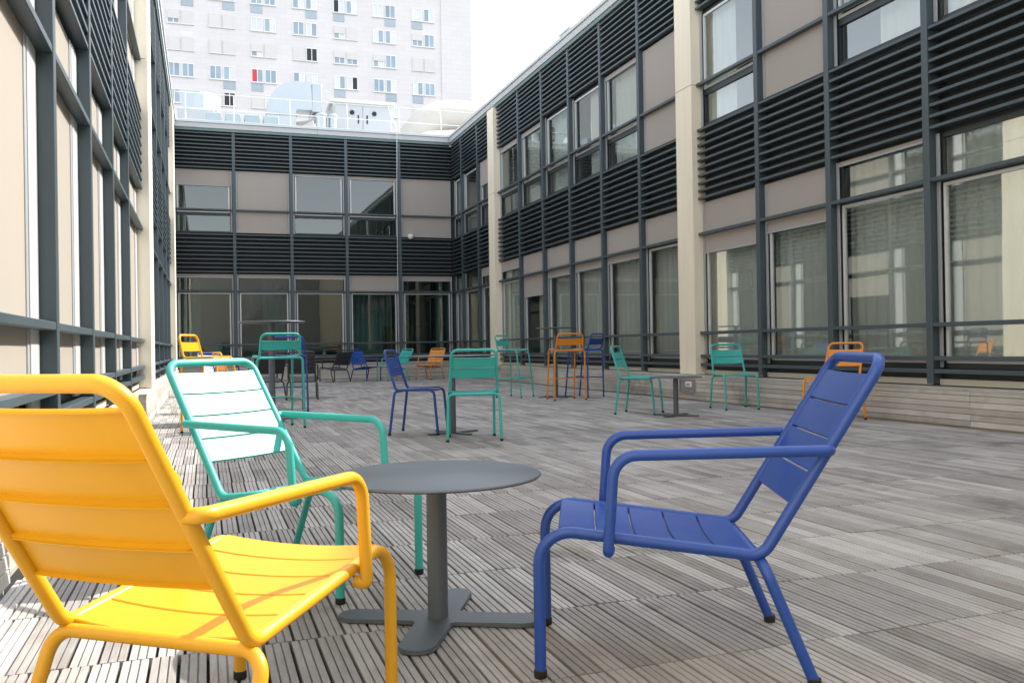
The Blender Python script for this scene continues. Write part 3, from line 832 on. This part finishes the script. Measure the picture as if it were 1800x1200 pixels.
def cross_mesh(L, w, th, name='base'):
    hw = w / 2; pts = []
    for k in range(4):
        a = k * math.pi / 2; c, s = math.cos(a), math.sin(a)
        loc = [(hw * 1.25, hw * 1.02)] if False else []
        loc = [(hw + .012, -hw), (L - hw, -hw)] + [(L - hw + hw * math.sin(math.pi * i / 10), -hw * math.cos(math.pi * i / 10)) for i in range(1, 10)] + [(L - hw, hw), (hw + .012, hw), (hw, hw + .012)]
        pts += [(c * x - s * y, s * x + c * y) for x, y in loc]
    bm = bmesh.new()
    f = bm.faces.new([bm.verts.new((x, y, .004)) for x, y in pts])
    r_ = bmesh.ops.extrude_face_region(bm, geom=[f])
    for v in [g_ for g_ in r_['geom'] if isinstance(g_, bmesh.types.BMVert)]: v.co.z += th
    top = [fc for fc in bm.faces if all(v.co.z > .004 + th * .5 for v in fc.verts)]
    bmesh.ops.bevel(bm, geom=[e for fc in top for e in fc.edges], offset=.003, segments=2, affect='EDGES')
    return smooth_mesh(bm, name, 'table_grey', 50)

def table(label, x, y, deg, Rt, Ht, rc, L, w, group=None, e=.012):
    t = thing('round_table', label, 'table', (x, y, 0), R(deg), group)
    bm = bmesh.new()
    add_lathe(bm, [(Rt - .02, Ht - e), (Rt - .004, Ht - e + .001), (Rt, Ht - e * .55), (Rt - .001, Ht - .003), (Rt - .005, Ht)], 64)
    link('table_top', smooth_mesh(bm, 'table_top', 'table_grey', 50), t)
    bm = bmesh.new(); add_lathe(bm, [(rc, .015), (rc, Ht - e - .006)], 28)
    link('column', smooth_mesh(bm, 'column', 'table_grey'), t)
    bm = bmesh.new(); add_lathe(bm, [(Rt * .3, Ht - e - .006), (Rt * .3, Ht - e - .001)], 28)
    link('mounting_plate', smooth_mesh(bm, 'mounting_plate', 'table_grey'), t)
    link('base', cross_mesh(L, w, .012), t)
    return t

# foreground: three lounge armchairs round a low table
G = 'lounge armchairs with bent-tube frames and metal slats'
seat('lounge', 'yellow', 'lounge_armchair', 'large yellow slatted lounge armchair seen from behind at lower left', 'armchair', -0.105, 1.920, -38.0, G)
seat('lounge', 'teal', 'lounge_armchair', 'teal lounge armchair with glaring sunlit back slats behind the yellow armchair', 'armchair', 0.2288, 3.7252, -139.84, G)
seat('lounge', 'blue', 'lounge_armchair', 'large blue lounge armchair in the right foreground facing the low table', 'armchair', 1.4691, 2.2068, 66.69, G)
table('low round dark grey table between the three foreground armchairs', 0.705, 2.815, -26.9, .342, .478, .033, .335, .118)
# middle of the courtyard
GC = 'side chairs with slatted backs'
seat('chair', 'teal', 'side_chair', 'teal side chair seen from behind in the middle of the courtyard', 'chair', 2.383, 8.009, -13.4, GC)
seat('chair', 'blue', 'side_chair', 'blue side chair turned sideways next to the central table', 'chair', 1.926, 9.092, -117.6, GC)
seat('chair', 'teal', 'side_chair', 'teal side chair in profile left of the small low table', 'chair', 5.081, 10.279, -131.9, GC)
seat('chair', 'teal', 'side_chair', 'teal side chair standing against the right plinth beside the socket box', 'chair', 6.701, 10.392, -191.0, GC)
seat('chair', 'orange', 'side_chair', 'orange side chair half hidden behind the blue lounge armchair', 'chair', 6.80, 8.282, 110.2, GC)
table('round dark table behind the teal side chair in the middle', 2.40, 8.83, 20, .446, .800, .032, .31, .07)
table('small low dark table between the two teal side chairs on the right', 5.428, 9.598, 35, .32, .478, .031, .30, .08)
# bar sets
GS = 'tall bar stools'
seat('stool', 'teal', 'bar_stool', 'teal bar stool seen from behind at the left-hand tall table', 'stool', 0.791, 10.217, 8.6, GS)
seat('stool', 'blue', 'bar_stool', 'blue bar stool just behind the teal stool on the left', 'stool', 1.114, 12.932, -0.8, GS)
seat('stool', 'yellow', 'bar_stool', 'sunlit yellow bar stool at the far left above the teal armchair', 'stool', -0.125, 10.511, -115.1, GS)
table('tall dark bar table behind the left teal bar stool', 0.80, 11.60, 15, .413, 1.245, .036, .36, .09, e=.022)
seat('stool', 'teal', 'bar_stool', 'teal bar stool in front of the far beige pillar on the right', 'stool', 4.917, 14.642, -136.6, GS)
seat('stool', 'orange', 'bar_stool', 'orange bar stool at the right-hand tall table', 'stool', 5.513, 13.124, -2.8, GS)
seat('stool', 'blue', 'bar_stool', 'blue bar stool right of the orange bar stool', 'stool', 6.192, 13.652, 35.8, GS)
table('tall dark bar table behind the orange bar stool', 5.64, 14.05, 10, .324, 1.185, .036, .34, .09, e=.018)
# far end
seat('lounge', 'blue', 'lounge_armchair', 'small distant blue lounge armchair near the far wing', 'armchair', 4.02, 24.25, -155, G)
seat('lounge', 'teal', 'lounge_armchair', 'distant teal lounge armchair behind the blue side chair', 'armchair', 4.98, 23.75, 118, G)
seat('lounge', 'orange', 'lounge_armchair', 'distant orange lounge armchair near the far wing', 'armchair', 6.05, 24.25, 138, G)
seat('lounge', 'grey', 'lounge_armchair', 'distant dark grey lounge armchair left of the distant blue one', 'armchair', 3.36, 23.75, 25, G)
seat('lounge', 'grey', 'lounge_armchair', 'dark grey lounge armchair directly behind the left teal bar stool', 'armchair', 1.08, 16.45, 12, G)
seat('lounge', 'grey', 'lounge_armchair', 'dark grey lounge armchair showing right of the left blue bar stool', 'armchair', 1.62, 16.05, -8, G)
seat('chair', 'orange', 'side_chair', 'orange side chair partly hidden behind the top of the teal armchair', 'chair', 0.28, 13.6, -75, GC)
seat('lounge', 'blue', 'lounge_armchair', 'far left blue lounge armchair in sun behind the yellow bar stool', 'armchair', 0.20, 18.4, -150, G)
